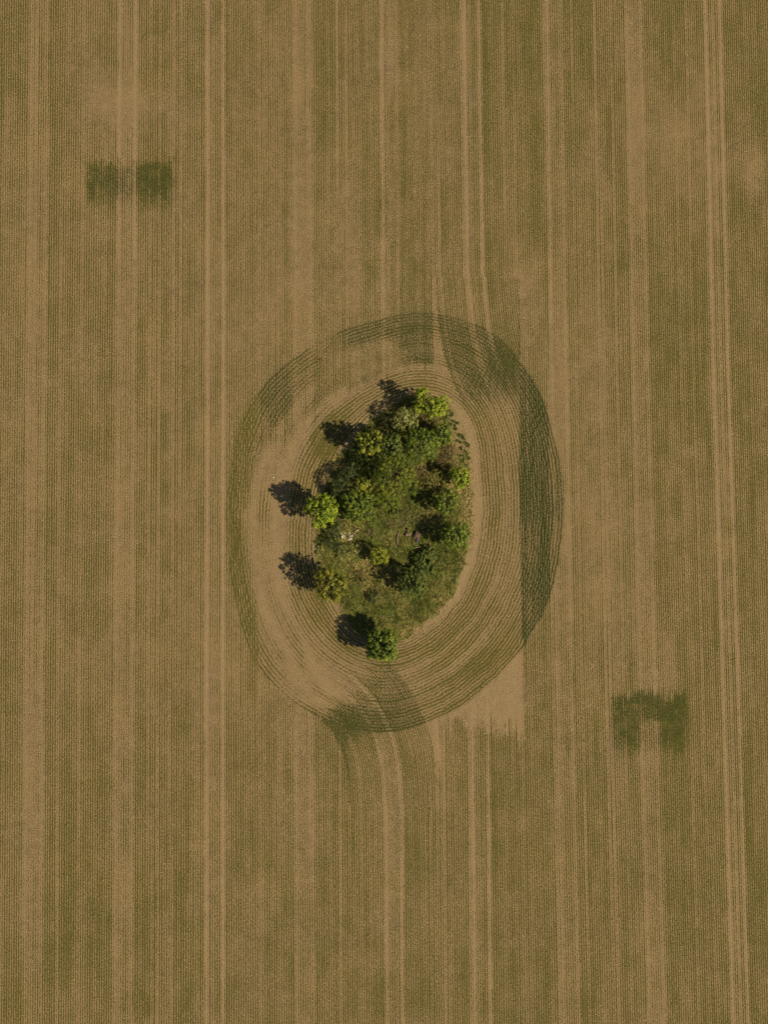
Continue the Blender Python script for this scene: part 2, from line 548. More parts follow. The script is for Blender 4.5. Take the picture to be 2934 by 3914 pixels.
    for q in out: out[q] = np.where(far & (q not in ('ph0', 'ph1', 'ph2')), {'d0': .5}.get(q, 0), out[q]) if q[:2] != 'ph' else out[q]
    return out


def field_material():
    t = NT('field_soil_and_crop')
    P = t.pos()
    ph0, ph1, ph2 = t.attr('ph0'), t.attr('ph1'), t.attr('ph2')
    d0, d1, d2 = t.attr('d0'), t.attr('d1'), t.attr('d2')
    bare, isl, lush = t.attr('bare'), t.attr('isl'), t.attr('lush')
    n_f = t.noise(P, 5.2, 2.0, 0.6)            # single plants
    n_g = t.noise(P, 10.0, 3.0, 0.65)           # straw, clods
    n_m = t.noise(P, 1.1, 3.0, 0.6)            # patches of a metre
    n_l = t.noise(P, 0.16, 2.0, 0.5)

    def rows(ph, d, w):
        p = t.math('ADD', ph, t.math('MULTIPLY', t.math('SUBTRACT', n_m, 0.5), w))
        cs = t.math('COSINE', t.math('MULTIPLY', p, 2 * math.pi))
        x = t.math('ADD', t.math('MULTIPLY', cs, 0.40), t.math('MULTIPLY', t.math('SUBTRACT', n_f, 0.5), 2.0))
        x = t.math('ADD', x, t.math('SUBTRACT', t.math('MULTIPLY', d, 1.45), 0.84))
        return t.step(x, -0.30, 0.42)
    m0, m1, m2 = rows(ph0, d0, 0.25), rows(ph1, d1, 0.5), rows(ph2, d2, 0.3)
    inv = t.math('MULTIPLY', t.math('MULTIPLY', t.math('SUBTRACT', 1, m0), t.math('SUBTRACT', 1, m1)), t.math('SUBTRACT', 1, m2))
    crop = t.math('SUBTRACT', 1, inv)
    # soil with straw
    soil = t.mix(t.step(n_m, 0.30, 0.72), (0.236, 0.160, 0.080), (0.314, 0.216, 0.108))
    soil = t.mix(t.math('MULTIPLY', t.step(n_l, 0.35, 0.65), 0.35), soil, (0.345, 0.225, 0.088))
    soil = t.mix(t.step(n_g, 0.49, 0.33), soil, (0.125, 0.086, 0.050))
    soil = t.mix(t.math('MULTIPLY', t.step(n_g, 0.54, 0.66), 1.0), soil, (0.58, 0.44, 0.19))
    soil = t.mix(t.math('MULTIPLY', bare, 0.55), soil, (0.40, 0.280, 0.142))
    green = t.mix(t.step(n_f, 0.35, 0.75), (0.125, 0.105, 0.020), (0.064, 0.068, 0.011))
    green = t.mix(t.math('MULTIPLY', t.step(n_g, 0.55, 0.68), 0.7), green, (0.36, 0.285, 0.070))
    gl = t.mix(t.step(n_f, 0.35, 0.66), (0.060, 0.074, 0.016), (0.020, 0.034, 0.008))
    gl = t.mix(t.math('MULTIPLY', t.step(n_g, 0.57, 0.70), 0.5), gl, (0.16, 0.135, 0.035))
    green = t.mix(lush, green, gl)
    col = t.mix(t.math('MULTIPLY', crop, 0.94), soil, green)
    col = t.mix(t.math('MULTIPLY', lush, 0.35), col, gl)
    # the rough grass of the grove
    gi = t.mix(t.step(n_m, 0.36, 0.62), (0.165, 0.158, 0.034), (0.310, 0.235, 0.090))
    gi = t.mix(t.step(n_f, 0.42, 0.66), gi, (0.085, 0.100, 0.020))
    gi = t.mix(t.math('MULTIPLY', t.step(n_g, 0.56, 0.70), 0.5), gi, (0.42, 0.31, 0.13))
    col = t.mix(isl, col, gi)
    h = t.math('ADD', t.math('MULTIPLY', crop, 0.55), t.math('ADD', t.math('MULTIPLY', n_g, 0.55), t.math('MULTIPLY', n_f, 0.35)))
    nrm = t.bump(h, 0.55, 0.07)
    return t.end(t.bsdf(col, 0.95, 0.1, nrm))


def axis(lo, hi, step, outer_lo, outer_hi):
    mid = np.arange(lo, hi + 1e-6, step)
    a, st = [], step
    x = hi
    while x < outer_hi:
        st = min(st * (1.25 if x < hi + 25 else 1.5), 0.25 if x < hi + 20 else 1e9)
        x += st
        a.append(x)
    b, st = [], step
    x = lo
    while x > outer_lo:
        st = min(st * (1.25 if x > lo - 25 else 1.5), 0.25 if x > lo - 20 else 1e9)
        x -= st
        b.append(x)
    return np.array(b[::-1] + list(mid) + a)


def build_field():
    xs = axis(-48, 48, 0.125, -3000, 3000)
    ys = axis(-61, 64, 0.125, -3000, 3000)
    X, Y = np.meshgrid(xs, ys)
    nx, ny = len(xs), len(ys)
    X, Y = X.ravel(), Y.ravel()
    at = field_attrs(X, Y)
    Z = -0.02 * at['bare'] + 0.05 * at['isl']
    i = (np.arange(ny - 1)[:, None] * nx + np.arange(nx - 1)[None, :]).ravel()
    F = np.stack([i, i + 1, i + nx + 1, i + nx], 1)
    o = mesh_np('field', np.stack([X, Y, Z], 1), F, field_material(), attrs=at, smooth=True)
    tag(o, 'wide brown field with rows of young green crop and wheel tracks', 'field', kind='structure')
    return o


build_field()


# ------------------------------------------------------------------ foliage
def leaf_mat(name, dark, mid, light, trans=0.30, rough=0.55, k=2.0):
    dark, mid, light = [tuple(c * k for c in q) for q in (dark, mid, light)]
    t = NT(name)
    ti = t.attr('tint')
    r = t.n('ShaderNodeValToRGB')
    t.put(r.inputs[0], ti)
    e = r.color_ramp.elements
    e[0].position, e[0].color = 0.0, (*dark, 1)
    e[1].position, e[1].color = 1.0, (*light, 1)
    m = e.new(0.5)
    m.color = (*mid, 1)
    b = t.bsdf(r.outputs[0], rough, 0.25)
    tr = t.n('ShaderNodeBsdfTranslucent')
    t.put(tr.inputs[0], t.mix(0.35, r.outputs[0], light))
    ms = t.n('ShaderNodeMixShader')
    ms.inputs[0].default_value = trans * 0.75
    t.put(ms.inputs[1], b); t.put(ms.inputs[2], tr.outputs[0])
    return t.end(ms.outputs[0])


def bark_mat(name, a, b):
    t = NT(name)
    P = t.pos()
    n = t.noise(P, 14.0, 3.0, 0.6)
    col = t.mix(t.step(n, 0.35, 0.65), a, b)
    return t.end(t.bsdf(col, 0.9, 0.15, t.bump(n, 0.5, 0.02)))


def rock_mat(name, a, b, sc=6.0):
    t = NT(name)
    P = t.pos()
    n = t.noise(P, sc, 4.0, 0.6)
    n2 = t.noise(P, sc * 5, 2.0, 0.6)
    col = t.mix(t.step(n, 0.36, 0.64), a, b)
    col = t.mix(t.math('MULTIPLY', t.step(n2, 0.55, 0.7), 0.4), col, tuple(min(1, c * 1.5) for c in b))
    return t.end(t.bsdf(col, 0.9, 0.2, t.bump(t.math('ADD', n, t.math('MULTIPLY', n2, 0.4)), 0.6, 0.05)))


M = {}
M['lime'] = leaf_mat('leaf_lime', (0.060, 0.090, 0.006), (0.135, 0.172, 0.010), (0.235, 0.265, 0.020), .34)
M['fresh'] = leaf_mat('leaf_fresh', (0.020, 0.036, 0.004), (0.066, 0.094, 0.008), (0.155, 0.185, 0.020), .28)
M['deep'] = leaf_mat('leaf_deep', (0.018, 0.028, 0.004), (0.050, 0.068, 0.009), (0.115, 0.132, 0.022), .25)
M['olive'] = leaf_mat('leaf_olive', (0.020, 0.032, 0.004), (0.066, 0.088, 0.007), (0.175, 0.188, 0.015), .28)
M['yellow'] = leaf_mat('leaf_yellow', (0.070, 0.084, 0.007), (0.140, 0.152, 0.012), (0.235, 0.230, 0.020), .34)
M['gold'] = leaf_mat('leaf_gold', (0.044, 0.054, 0.005), (0.104, 0.116, 0.009), (0.215, 0.210, 0.024), .30)
M['bronze'] = leaf_mat('leaf_bronze', (0.026, 0.032, 0.003), (0.085, 0.092, 0.007), (0.205, 0.185, 0.022), .26)
M['silver'] = leaf_mat('leaf_silver', (0.065, 0.076, 0.016), (0.145, 0.152, 0.034), (0.270, 0.255, 0.080), .28)
M['dusk'] = leaf_mat('leaf_dusk', (0.016, 0.024, 0.006), (0.036, 0.048, 0.011), (0.088, 0.098, 0.026), .18)
M['scrub'] = leaf_mat('leaf_scrub', (0.060, 0.038, 0.017), (0.125, 0.085, 0.034), (0.165, 0.140, 0.034), .2)
M['scrubgreen'] = leaf_mat('leaf_scrub_green', (0.052, 0.042, 0.012), (0.100, 0.095, 0.018), (0.185, 0.165, 0.034), .22)
M['dead'] = leaf_mat('leaf_dead', (0.09, 0.062, 0.034), (0.18, 0.125, 0.068), (0.32, 0.23, 0.13), .1)
M['grass'] = leaf_mat('grass_blades', (0.062, 0.086, 0.012), (0.125, 0.130, 0.026), (0.300, 0.225, 0.085), .3, .7, 2.15)
M['bark'] = bark_mat('bark_grey_brown', (0.085, 0.062, 0.042), (0.17, 0.13, 0.09))
M['twig'] = bark_mat('bark_dry_twig', (0.20, 0.15, 0.10), (0.36, 0.29, 0.20))
M['darktwig'] = bark_mat('bark_dark_twig', (0.025, 0.020, 0.015), (0.05, 0.04, 0.03))
M['straw'] = bark_mat('dry_straw', (0.26, 0.19, 0.09), (0.42, 0.31, 0.15))
M['palewood'] = bark_mat('pale_wood', (0.35, 0.24, 0.12), (0.52, 0.38, 0.20))
M['white'] = rock_mat('white_stone', (0.50, 0.46, 0.38), (0.70, 0.66, 0.58))
M['brownrock'] = rock_mat('brown_rock', (0.075, 0.050, 0.032), (0.17, 0.115, 0.075))
M['tanrock'] = rock_mat('tan_rock', (0.22, 0.145, 0.095), (0.32, 0.22, 0.15))
M['blue'] = rock_mat('blue_plastic', (0.10, 0.13, 0.30), (0.16, 0.20, 0.42), 3.0)


def unit(a):
    return a / np.maximum(np.linalg.norm(a, axis=-1, keepdims=True), 1e-9)


def leaf_quads(P, N, ln, wd, rg, T=None):
    n = len(P)
    N = unit(N)
    A = rg.normal(size=(n, 3)) if T is None else T
    A = A - (A * N).sum(1, keepdims=True) * N
    A = unit(A)
    B = np.cross(N, A)
    l = ln * (0.7 + 0.6 * rg.random((n, 1)))
    w = wd * (0.7 + 0.6 * rg.random((n, 1)))
    V = np.stack([P - A * l / 2, P - B * w / 2 + A * l * 0.05, P + A * l / 2 - N * l * 0.12, P + B * w / 2 + A * l * 0.05], 1).reshape(-1, 3)
    F = np.arange(4 * n).reshape(n, 4)
    return V, F


def crown_points(lobes, ncl, rc, nleaf, rg, zmin=-0.5, spread=0.9, fill=0.35, shoot=0.0, shell=(0.74, 1.03)):
    """leaf clumps over the skin of a set of ellipsoid lobes, thin filling inside"""
    L = np.array([l[:6] for l in lobes], float)
    wts = np.array([(l[3] * l[4] + l[3] * l[5] + l[4] * l[5]) for l in L])
    wts /= wts.sum()
    C, O = [], []
    tries = 0
    while len(C) < ncl and tries < ncl * 60:
        tries += 1
        q = rg.choice(len(L), p=wts)
        d = unit(rg.normal(size=3))
        if d[2] < zmin: continue
        if d[2] < 0 and rg.random() < 0.35: continue
        u = shell[0] + (shell[1] - shell[0]) * rg.random()
        p = L[q, :3] + d * L[q, 3:6] * u
        if p[2] < 0.08: continue
        inside = False
        for j in range(len(L)):
            if j != q and (((p - L[j, :3]) / L[j, 3:6]) ** 2).sum() < 0.45: inside = True
        if inside: continue
        gap = rc * spread * (1 - 0.5 * tries / (ncl * 60))
        if C and (np.linalg.norm(np.array(C) - p, axis=1) < gap).any(): continue
        C.append(p); O.append(unit(d / L[q, 3:6]))
    C, O = np.array(C), np.array(O)
    n = len(C)
    csz = rc * (0.65 + 0.7 * rg.random(n))
    ctint = 0.50 + 0.27 * rg.normal(size=n)
    idx = np.repeat(np.arange(n), np.maximum(6, (nleaf * (csz / rc) ** 2)).astype(int))
    m = len(idx)
    d = unit(rg.normal(size=(m, 3)) + 0.55 * O[idx] + np.array([0, 0, 0.25]))
    rad = csz[idx, None] * (0.25 + 0.65 * rg.random((m, 1)) ** 0.6)
    P = C[idx] + d * rad * np.array([1, 1, 0.8])
    T = None
    if shoot:
        P = P + O[idx] * (rg.random((m, 1)) ** 1.5) * shoot * rc
    N = 0.55 * d + 0.45 * O[idx] + np.array([0.25, -0.10, 0.5]) + 0.24 * rg.normal(size=(m, 3))
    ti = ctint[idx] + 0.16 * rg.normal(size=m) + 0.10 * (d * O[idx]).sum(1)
    # inside: filler leaves tinted dark, the shade of the crown gaps put into colour
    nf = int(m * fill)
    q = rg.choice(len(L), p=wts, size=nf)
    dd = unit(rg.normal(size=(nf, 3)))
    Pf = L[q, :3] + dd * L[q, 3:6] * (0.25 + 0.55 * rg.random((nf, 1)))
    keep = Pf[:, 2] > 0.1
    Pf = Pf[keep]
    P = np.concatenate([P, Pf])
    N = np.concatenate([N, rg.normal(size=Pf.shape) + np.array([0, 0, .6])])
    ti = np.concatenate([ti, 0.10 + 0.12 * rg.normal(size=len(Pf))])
    return P, N, np.clip(ti, 0, 1), C


def plant(name, label, cat, sx, sy, hc, lobes_px, mat, ncl, rc, nleaf, leaf, seed, group=None, trunk=True, rz=None, bark='bark', part=('trunk', 'crown'), wide=0.62, **kw):
    """sx, sy: where the crown's middle stands in the photograph; lobes (dx, dy, rx, ry in its pixels; dz, rz in metres)"""
    rg = np.random.default_rng(seed)
    x, y = s2w(sx, sy, hc)
    root = empty(name, (x, y, 0))
    tag(root, label, cat, group)
    lobes = [(a * SP, -b * SP, hc + dz, rx * SP, ry * SP, rzz) for (a, b, dz, rx, ry, rzz) in lobes_px]
    P, N, ti, C = crown_points(lobes, ncl, rc, nleaf, rg, **kw)
    V, F = leaf_quads(P, N, leaf, leaf * wide, rg)
    tb = Tubes()
    if trunk:
        h0 = max(0.25, hc - max(l[5] for l in lobes) * 0.45)
        bx, by = rg.normal(size=2) * 0.06
        r0 = 0.05 + 0.018 * hc
        top = hc + 0.25 * lobes[0][5]
        tb.add([(0, 0, -0.05), (bx * .4, by * .4, h0 * .5), (bx, by, h0), (lobes[0][0] * .5 + bx, lobes[0][1] * .5 + by, hc), (lobes[0][0], lobes[0][1], top)], [r0 * 1.35, r0, r0 * .85, r0 * .5, r0 * .2], 8)
        start = Vector((bx, by, h0))
    else:
        r0, start = 0.035, Vector((0, 0, 0.02))
    sel = rg.choice(len(C), size=min(len(C), 16 if trunk else 12), replace=False)
    for i in sel:
        e = Vector(C[i])
        if trunk:
            st = start.lerp(Vector((lobes[0][0] * .5 + bx, lobes[0][1] * .5 + by, hc)), rg.random())
        else:
            st = Vector((rg.normal() * .08, rg.normal() * .08, 0.0))
        md = st.lerp(e, 0.5) + Vector((0, 0, (-.06 if trunk else .12) * (e - st).length))
        tb.add([st, md, e], [r0 * .5, r0 * .32, r0 * .12], 6)
    tb.build(part[0], M[bark], root)
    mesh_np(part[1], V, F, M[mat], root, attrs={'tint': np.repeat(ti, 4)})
    return root


G = 'trees and bushes of the grove'
BP = ('stem', 'foliage')
# free standing trees round the rim
plant('maple_tree', 'bright lime green young tree with two lobed crown at the top tip of the grove', 'tree', 1650, 1553, 3.05,
      [(14, 2, 0, 38, 30, 1.1), (-34, -42, .1, 22, 24, .9), (-42, 4, -.2, 20, 15, .7), (44, -12, 0, 22, 22, .8), (8, 28, -.3, 22, 16, .7)],
      'lime', 95, 0.25, 34, 0.15, 101, zmin=-.6, fill=.4, spread=1.05, shoot=.7)
plant('maple_tree', 'bright lime green lobed tree alone on the left rim over bare soil', 'tree', 1226, 1948, 3.4,
      [(8, 0, 0, 44, 44, 2.1), (-30, -20, .1, 26, 22, 1.0), (34, -18, 0, 24, 28, 1.1), (-8, 38, -.3, 22, 26, 1.0), (-44, 6, -.2, 12, 10, .6), (36, 22, 0, 22, 22, 1.0), (0, -38, 0, 18, 14, .9)],
      'lime', 125, 0.25, 36, 0.16, 102, zmin=-.75, fill=.5, spread=1.05, shoot=.8)
plant('bronze_tree', 'round bronze and ochre leaved tree casting a long shadow on the left field edge', 'tree', 1264, 2237, 3.05,
      [(0, 0, 0, 55, 57, 1.9), (-36, -32, 0, 26, 28, 1.0), (38, 18, -.1, 26, 30, 1.0), (-26, 34, -.1, 26, 24, 1.0), (30, -24, 0, 24, 24, 1.0), (8, 40, -.2, 26, 20, .9)],
      'bronze', 150, 0.22, 34, 0.13, 103, zmin=-.8, fill=.6, spread=1.0, shoot=.6)
plant('round_tree', 'dense round mid green tree at the bottom tip of the grove', 'tree', 1461, 2468, 2.6,
      [(0, 0, 0, 52, 52, 1.5), (28, -30, 0, 30, 30, 1.0), (-30, 18, -.1, 30, 28, 1.0), (24, 26, -.1, 30, 28, 1.0), (-24, -28, 0, 26, 28, 1.0)],
      'fresh', 125, 0.27, 44, 0.16, 104, zmin=-.8, fill=.6, spread=1.05, shoot=.6)
plant('olive_tree', 'golden olive tree on the upper left rim, its shadow on the crop rows', 'tree', 1410, 1690, 3.2,
      [(6, 0, 0, 42, 40, 1.3), (-28, -12, 0, 24, 24, .9), (24, -20, 0, 22, 20, .9), (-10, 30, -.1, 26, 18, .9), (26, 22, 0, 20, 18, .8)],
      'gold', 110, 0.22, 34, 0.13, 105, zmin=-.7, fill=.5, shoot=.6)
plant('willow_tree', 'grey green silvery small tree just below the lime green tree at the top', 'tree', 1549, 1602, 2.1,
      [(0, 0, 0, 48, 44, 1.2), (-26, 18, -.1, 24, 22, .8), (22, -20, 0, 26, 24, .9), (26, 14, -.2, 22, 20, .8)],
      'silver', 140, 0.19, 34, 0.10, 106, zmin=-.4, fill=.4, wide=.45)
# the dense upper thicket
plant('rowan_tree', 'feathery mid green tree, the widest crown of the upper right thicket', 'tree', 1604, 1705, 2.9,
      [(0, 6, 0, 54, 54, 1.4), (-22, -36, -.1, 30, 28, 1.0), (30, -22, 0, 32, 32, 1.0), (36, 22, -.2, 28, 34, 1.0), (-16, 46, -.3, 30, 22, .9), (12, -48, -.1, 18, 18, .8)],
      'fresh', 190, 0.22, 40, 0.11, 107, zmin=-.4, fill=.4, wide=.45, spread=.95, shoot=.6)
plant('hawthorn_tree', 'small dark green tree on the upper right edge beside the wide feathery tree', 'tree', 1684, 1660, 2.2,
      [(0, 0, 0, 38, 38, 1.2), (18, 18, -.2, 24, 24, .9), (-14, 26, -.1, 22, 18, .8), (14, -22, 0, 22, 20, .8)],
      'fresh', 95, 0.20, 36, 0.12, 108, fill=.45)
plant('elder_tree', 'mid green leafy tree in the middle of the thicket between golden and feathery crowns', 'tree', 1493, 1706, 3.1,
      [(0, 0, 0, 42, 40, 1.3), (14, -26, .1, 22, 20, .8), (-20, 24, -.1, 24, 22, .9), (26, 18, -.1, 22, 26, .9)],
      'deep', 100, 0.21, 36, 0.12, 109, fill=.45)
plant('hazel_tree', 'large olive green tree with spiky shoots in the centre of the thicket', 'tree', 1512, 1815, 3.2,
      [(0, -6, 0, 66, 62, 1.6), (-44, 14, -.2, 36, 40, 1.1), (40, 38, -.4, 40, 38, 1.0), (-6, 52, -.5, 46, 34, 1.0), (4, -52, -.1, 40, 30, 1.1), (34, -14, 0, 32, 32, 1.1)],
      'olive', 260, 0.21, 34, 0.13, 110, zmin=-.3, fill=.4, shoot=1.5, wide=.32, spread=.95)
plant('juniper_bush', 'dark blue green bush with fine foliage on the left rim', 'bush', 1312, 1846, 1.5,
      [(2, 10, 0, 46, 52, 1.2), (20, -26, -.1, 36, 40, 1.1), (-24, 30, -.3, 28, 36, .9), (34, -50, -.4, 28, 30, .8)],
      'dusk', 270, 0.20, 44, 0.09, 111, zmin=-.3, fill=.4, trunk=False, part=BP, wide=.28, spread=.6)
plant('field_maple', 'broad bright green bush in the left of the grove below the dark blue green bush', 'bush', 1366, 1928, 1.9,
      [(0, -4, 0, 54, 50, 1.3), (-30, -22, 0, 30, 30, 1.0), (30, 26, -.4, 36, 32, .9), (-10, 40, -.5, 38, 30, .8), (36, -22, -.1, 26, 26, .9)],
      'fresh', 190, 0.20, 38, 0.11, 112, zmin=-.3, fill=.4, spread=.95, shoot=.5, part=BP)
plant('young_hazel', 'small yellow green sapling rising above the dark blue green bush', 'tree', 1391, 1850, 2.7,
      [(0, 0, 0, 22, 20, .7), (-16, -10, 0, 14, 12, .5), (18, 14, -.1, 18, 14, .5)],
      'yellow', 40, 0.18, 30, 0.12, 113, fill=.3)
plant('lime_bush', 'bright yellow green bush bulging over the right rim', 'bush', 1757, 1822, 2.0,
      [(0, 0, 0, 34, 34, 1.0), (14, 18, -.2, 22, 22, .7), (-18, -16, 0, 22, 20, .8), (2, 32, -.4, 20, 14, .6)],
      'lime', 85, 0.20, 34, 0.12, 114, fill=.4, part=BP)
plant('blossom_bush', 'mid green bush dotted with pale blossom inside the right rim', 'bush', 1705, 1916, 2.1,
      [(0, 0, 0, 44, 44, 1.2), (18, -22, -.1, 26, 26, .9), (10, 30, -.3, 32, 24, .8), (-20, 18, -.1, 26, 28, .9)],
      'fresh', 125, 0.19, 36, 0.10, 115, fill=.45, part=BP)
plant('spindle_bush', 'wide pale green bush at the right rim beside the brown boulder', 'bush', 1738, 2046, 2.1,
      [(0, 0, 0, 52, 46, 1.2), (28, -16, -.1, 30, 32, .9), (16, 30, -.5, 44, 26, .7), (-30, 4, -.2, 28, 34, .9)],
      'fresh', 175, 0.19, 36, 0.10, 116, fill=.42, part=BP, spread=.95, shoot=.5)
plant('yellow_bush', 'small round yellow green bush in the middle of the grass', 'bush', 1447, 2123, 1.55,
      [(0, 0, 0, 36, 34, .95), (-14, 12, -.2, 22, 22, .7), (16, 14, -.2, 22, 20, .7)],
      'yellow', 110, 0.16, 34, 0.085, 117, fill=.45, part=BP)
plant('dogwood_bush', 'round deep green bush with a broad black shadow in the lower grass', 'bush', 1573, 2228, 2.4,
      [(0, 0, 0, 50, 52, 1.5), (24, 28, -.4, 32, 32, .9), (-12, -20, .0, 34, 32, 1.1), (26, -14, -.1, 28, 28, 1.0)],
      'deep', 165, 0.19, 36, 0.11, 118, fill=.45, part=BP)
# low growth
plant('dark_shrub', 'low dark green shrub with dead twigs left of the white stones', 'bush', 1272, 2052, 0.75,
      [(0, 0, 0, 24, 34, .7), (14, -34, 0, 18, 26, .6), (-16, 26, -.1, 24, 26, .6), (22, 34, -.2, 26, 18, .5)],
      'dusk', 105, 0.17, 30, 0.09, 119, fill=.4, trunk=False, part=BP, wide=.4)
plant('bramble_patch', 'low dark green bramble patch below the boulder', 'bush', 1618, 2140, 0.5,
      [(0, 0, 0, 40, 34, .5), (-14, 30, 0, 34, 30, .45), (24, -22, 0, 28, 30, .5), (20, 30, -.1, 30, 24, .4)],
      'deep', 170, 0.17, 30, 0.10, 120, fill=.4, trunk=False, part=BP, spread=.7)
plant('dark_shrub', 'small dark ring shaped shrub left of the deep green bush', 'bush', 1433, 2281, 0.4,
      [(-14, 0, 0, 12, 20, .4), (12, -8, 0, 12, 16, .4), (4, 18, 0, 14, 9, .35), (-2, -18, 0, 12, 9, .35)],
      'dusk', 55, 0.15, 26, 0.09, 121, fill=.2, trunk=False, part=BP, wide=.4)
plant('willow_scrub', 'feathery grey green low shrub in the grass left of the yellow green bush', 'bush', 1335, 2106, 0.5,
      [(0, 0, 0, 40, 24, .45), (-18, 14, 0, 26, 18, .4), (20, -10, 0, 24, 20, .45)],
      'silver', 110, 0.16, 26, 0.10, 122, fill=.3, trunk=False, part=BP, wide=.25, shoot=1.0)
plant('olive_scrub', 'low olive yellow scrub at the foot of the spiky olive tree', 'bush', 1474, 1912, 0.9,
      [(0, 0, 0, 44, 36, .7), (-26, -14, 0, 26, 26, .6), (26, 14, -.1, 28, 26, .5)],
      'olive', 130, 0.18, 28, 0.10, 123, fill=.35, trunk=False, part=BP, wide=.35, shoot=.8)
plant('thorn_scrub', 'reddish brown thorn scrub on the right between the feathery tree and the rim', 'bush', 1706, 1738, 0.8,
      [(0, 0, 0, 38, 40, .7), (26, -14, -.1, 22, 28, .5), (-20, 24, 0, 24, 24, .6), (20, 34, 0, 24, 24, .6)],
      'scrub', 150, 0.18, 26, 0.085, 124, fill=.3, trunk=False, part=BP, wide=.35)
plant('thorn_scrub', 'reddish brown scrub patch right of the spiky olive tree', 'bush', 1592, 1800, 0.9,
      [(0, 0, 0, 34, 30, .7), (-14, -18, 0, 20, 18, .6), (20, 14, 0, 24, 22, .6)],
      'scrub', 95, 0.17, 26, 0.085, 125, fill=.3, trunk=False, part=BP, wide=.35)
plant('mixed_scrub', 'tangled green and brown scrub left of the yellow green rim bush', 'bush', 1640, 1838, 0.9,
      [(0, 0, 0, 42, 34, .8), (34, 18, -.1, 32, 26, .6), (-28, 10, 0, 26, 26, .6), (56, 34, -.2, 26, 24, .5), (30, -26, 0, 26, 22, .6)],
      'scrubgreen', 190, 0.17, 28, 0.09, 126, fill=.3, trunk=False, part=BP, wide=.4)
plant('twiggy_bush', 'pale half bare twiggy bush behind the golden olive tree', 'bush', 1470, 1654, 1.0,
      [(0, 0, 0, 28, 26, .8), (-24, -4, -.1, 20, 18, .6), (16, 16, 0, 20, 18, .6)],
      'scrubgreen', 70, 0.16, 18, 0.075, 127, fill=.2, trunk=False, bark='twig', part=BP, wide=.4)
plant('twiggy_bush', 'brown dead looking scrub below the two lobed lime green tree', 'bush', 1632, 1600, 0.7,
      [(0, 0, 0, 32, 18, .6), (30, 14, -.1, 24, 20, .45), (-22, 0, 0, 18, 14, .5)],
      'scrub', 80, 0.16, 22, 0.085, 128, fill=.25, trunk=False, bark='twig', part=BP, wide=.35)
plant('shade_scrub', 'dark scrub in the shade below the golden olive tree', 'bush', 1390, 1760, 0.7,
      [(0, 0, 0, 46, 40, .5), (-30, -26, 0, 26, 20, .4), (34, 20, 0, 34, 34, .5)],
      'deep', 130, 0.18, 26, 0.11, 129, fill=.3, trunk=False, part=BP, wide=.4)
plant('thicket_scrub', 'dark leafy undergrowth below the small dark green tree at the upper right', 'bush', 1636, 1650, 0.8,
      [(0, 0, 0, 36, 26, .7), (-30, 8, 0, 26, 22, .6)],
      'dusk', 80, 0.18, 28, 0.11, 130, fill=.3, trunk=False, part=BP)
plant('dead_bush', 'dead brown plant clump in the grass right of the bronze tree', 'bush', 1374, 2222, 0.45,
      [(0, 0, 0, 14, 22, .35), (8, -22, 0, 14, 12, .3), (30, -8, 0, 14, 10, .25)],
      'scrub', 38, 0.14, 20, 0.085, 131, fill=.2, trunk=False, bark='darktwig', part=BP, wide=.3)
plant('low_shrub', 'low green shrub in the grass between the pale dead stems and the blossom bush', 'bush', 1522, 1952, 0.45,
      [(0, 0, 0, 22, 18, .4), (-10, 8, 0, 14, 12, .3)],
      'deep', 36, 0.15, 26, 0.09, 132, fill=.3, trunk=False, part=BP, wide=.4)

# ------------------------------------------------------------------ weeds on the right rim: one kind, many copies
wr = np.random.default_rng(77)
protos = []
for q in range(4):
    Tn = unit(np.stack([np.cos(np.arange(46) * 2.4), np.sin(np.arange(46) * 2.4), .25 + .3 * wr.random(46)], 1))
    ll = .10 + .20 * wr.random((46, 1)) * np.array([[1.0]])
    Pn = Tn * ll * .5 * np.array([1.15, .9, 1]) + np.array([0, 0, .03])
    V, F = leaf_quads(Pn, wr.normal(size=(46, 3)) * .3 + np.array([0, 0, 1]), ll * 1.05, .07, wr, Tn)
    protos.append((V, F, np.repeat(np.clip(.35 + .25 * wr.normal(size=46), 0, 1), 4)))
meshes = []
for q, (V, F, ti) in enumerate(protos):
    o = mesh_np('weed', V, F, M['deep'], attrs={'tint': ti})
    o.location = (*s2w(*[(1722, 1590), (1735, 1612), (1742, 1640), (1764, 1668)][q]), 0.03)
    tag(o, 'small dark weed tuft on the bare soil along the upper right rim', 'weed', 'weed tufts on the upper right rim')
    meshes.append(o)
for i, (x, y) in enumerate([(1716, 1572), (1728, 1584), (1748, 1618), (1738, 1628), (1756, 1664), (1772, 1676), (1760, 1692), (1780, 1695), (1790, 1704), (1778, 1726), (1758, 1742),
                            (1790, 1752), (1770, 1762), (1782, 1778), (1762, 1716), (1748, 1686), (1708, 1592), (1720, 1624), (1700, 1600), (1784, 1740)]):
    o = meshes[i % 4].copy()
    COL.objects.link(o)
    o.location = (*s2w(x, y), 0.03)
    o.rotation_euler = (0, 0, i * 1.7)
    s = 0.7 + 0.5 * ((i * 37) % 10) / 10
    o.scale = (s, s, s)
for i, (x, y) in enumerate([(1206, 2072), (1212, 2092), (1208, 2110), (1222, 2080), (1736, 2220)]):
    o = meshes[i % 4].copy()
    COL.objects.link(o)
    o.location = (*s2w(x, y), 0.03)
    o.rotation_euler = (0, 0, i * 2.1)
    if i < 4:
        tag(o, 'small weed tuft at the left rim between the lime green and the bronze tree', 'weed', 'weed tufts on the left rim')
    else:
        o.scale = (1.1, 1.1, 1.1)
        tag(o, 'single dark weed tuft at the lower right edge of the grass', 'weed', 'weed tuft at the lower right')


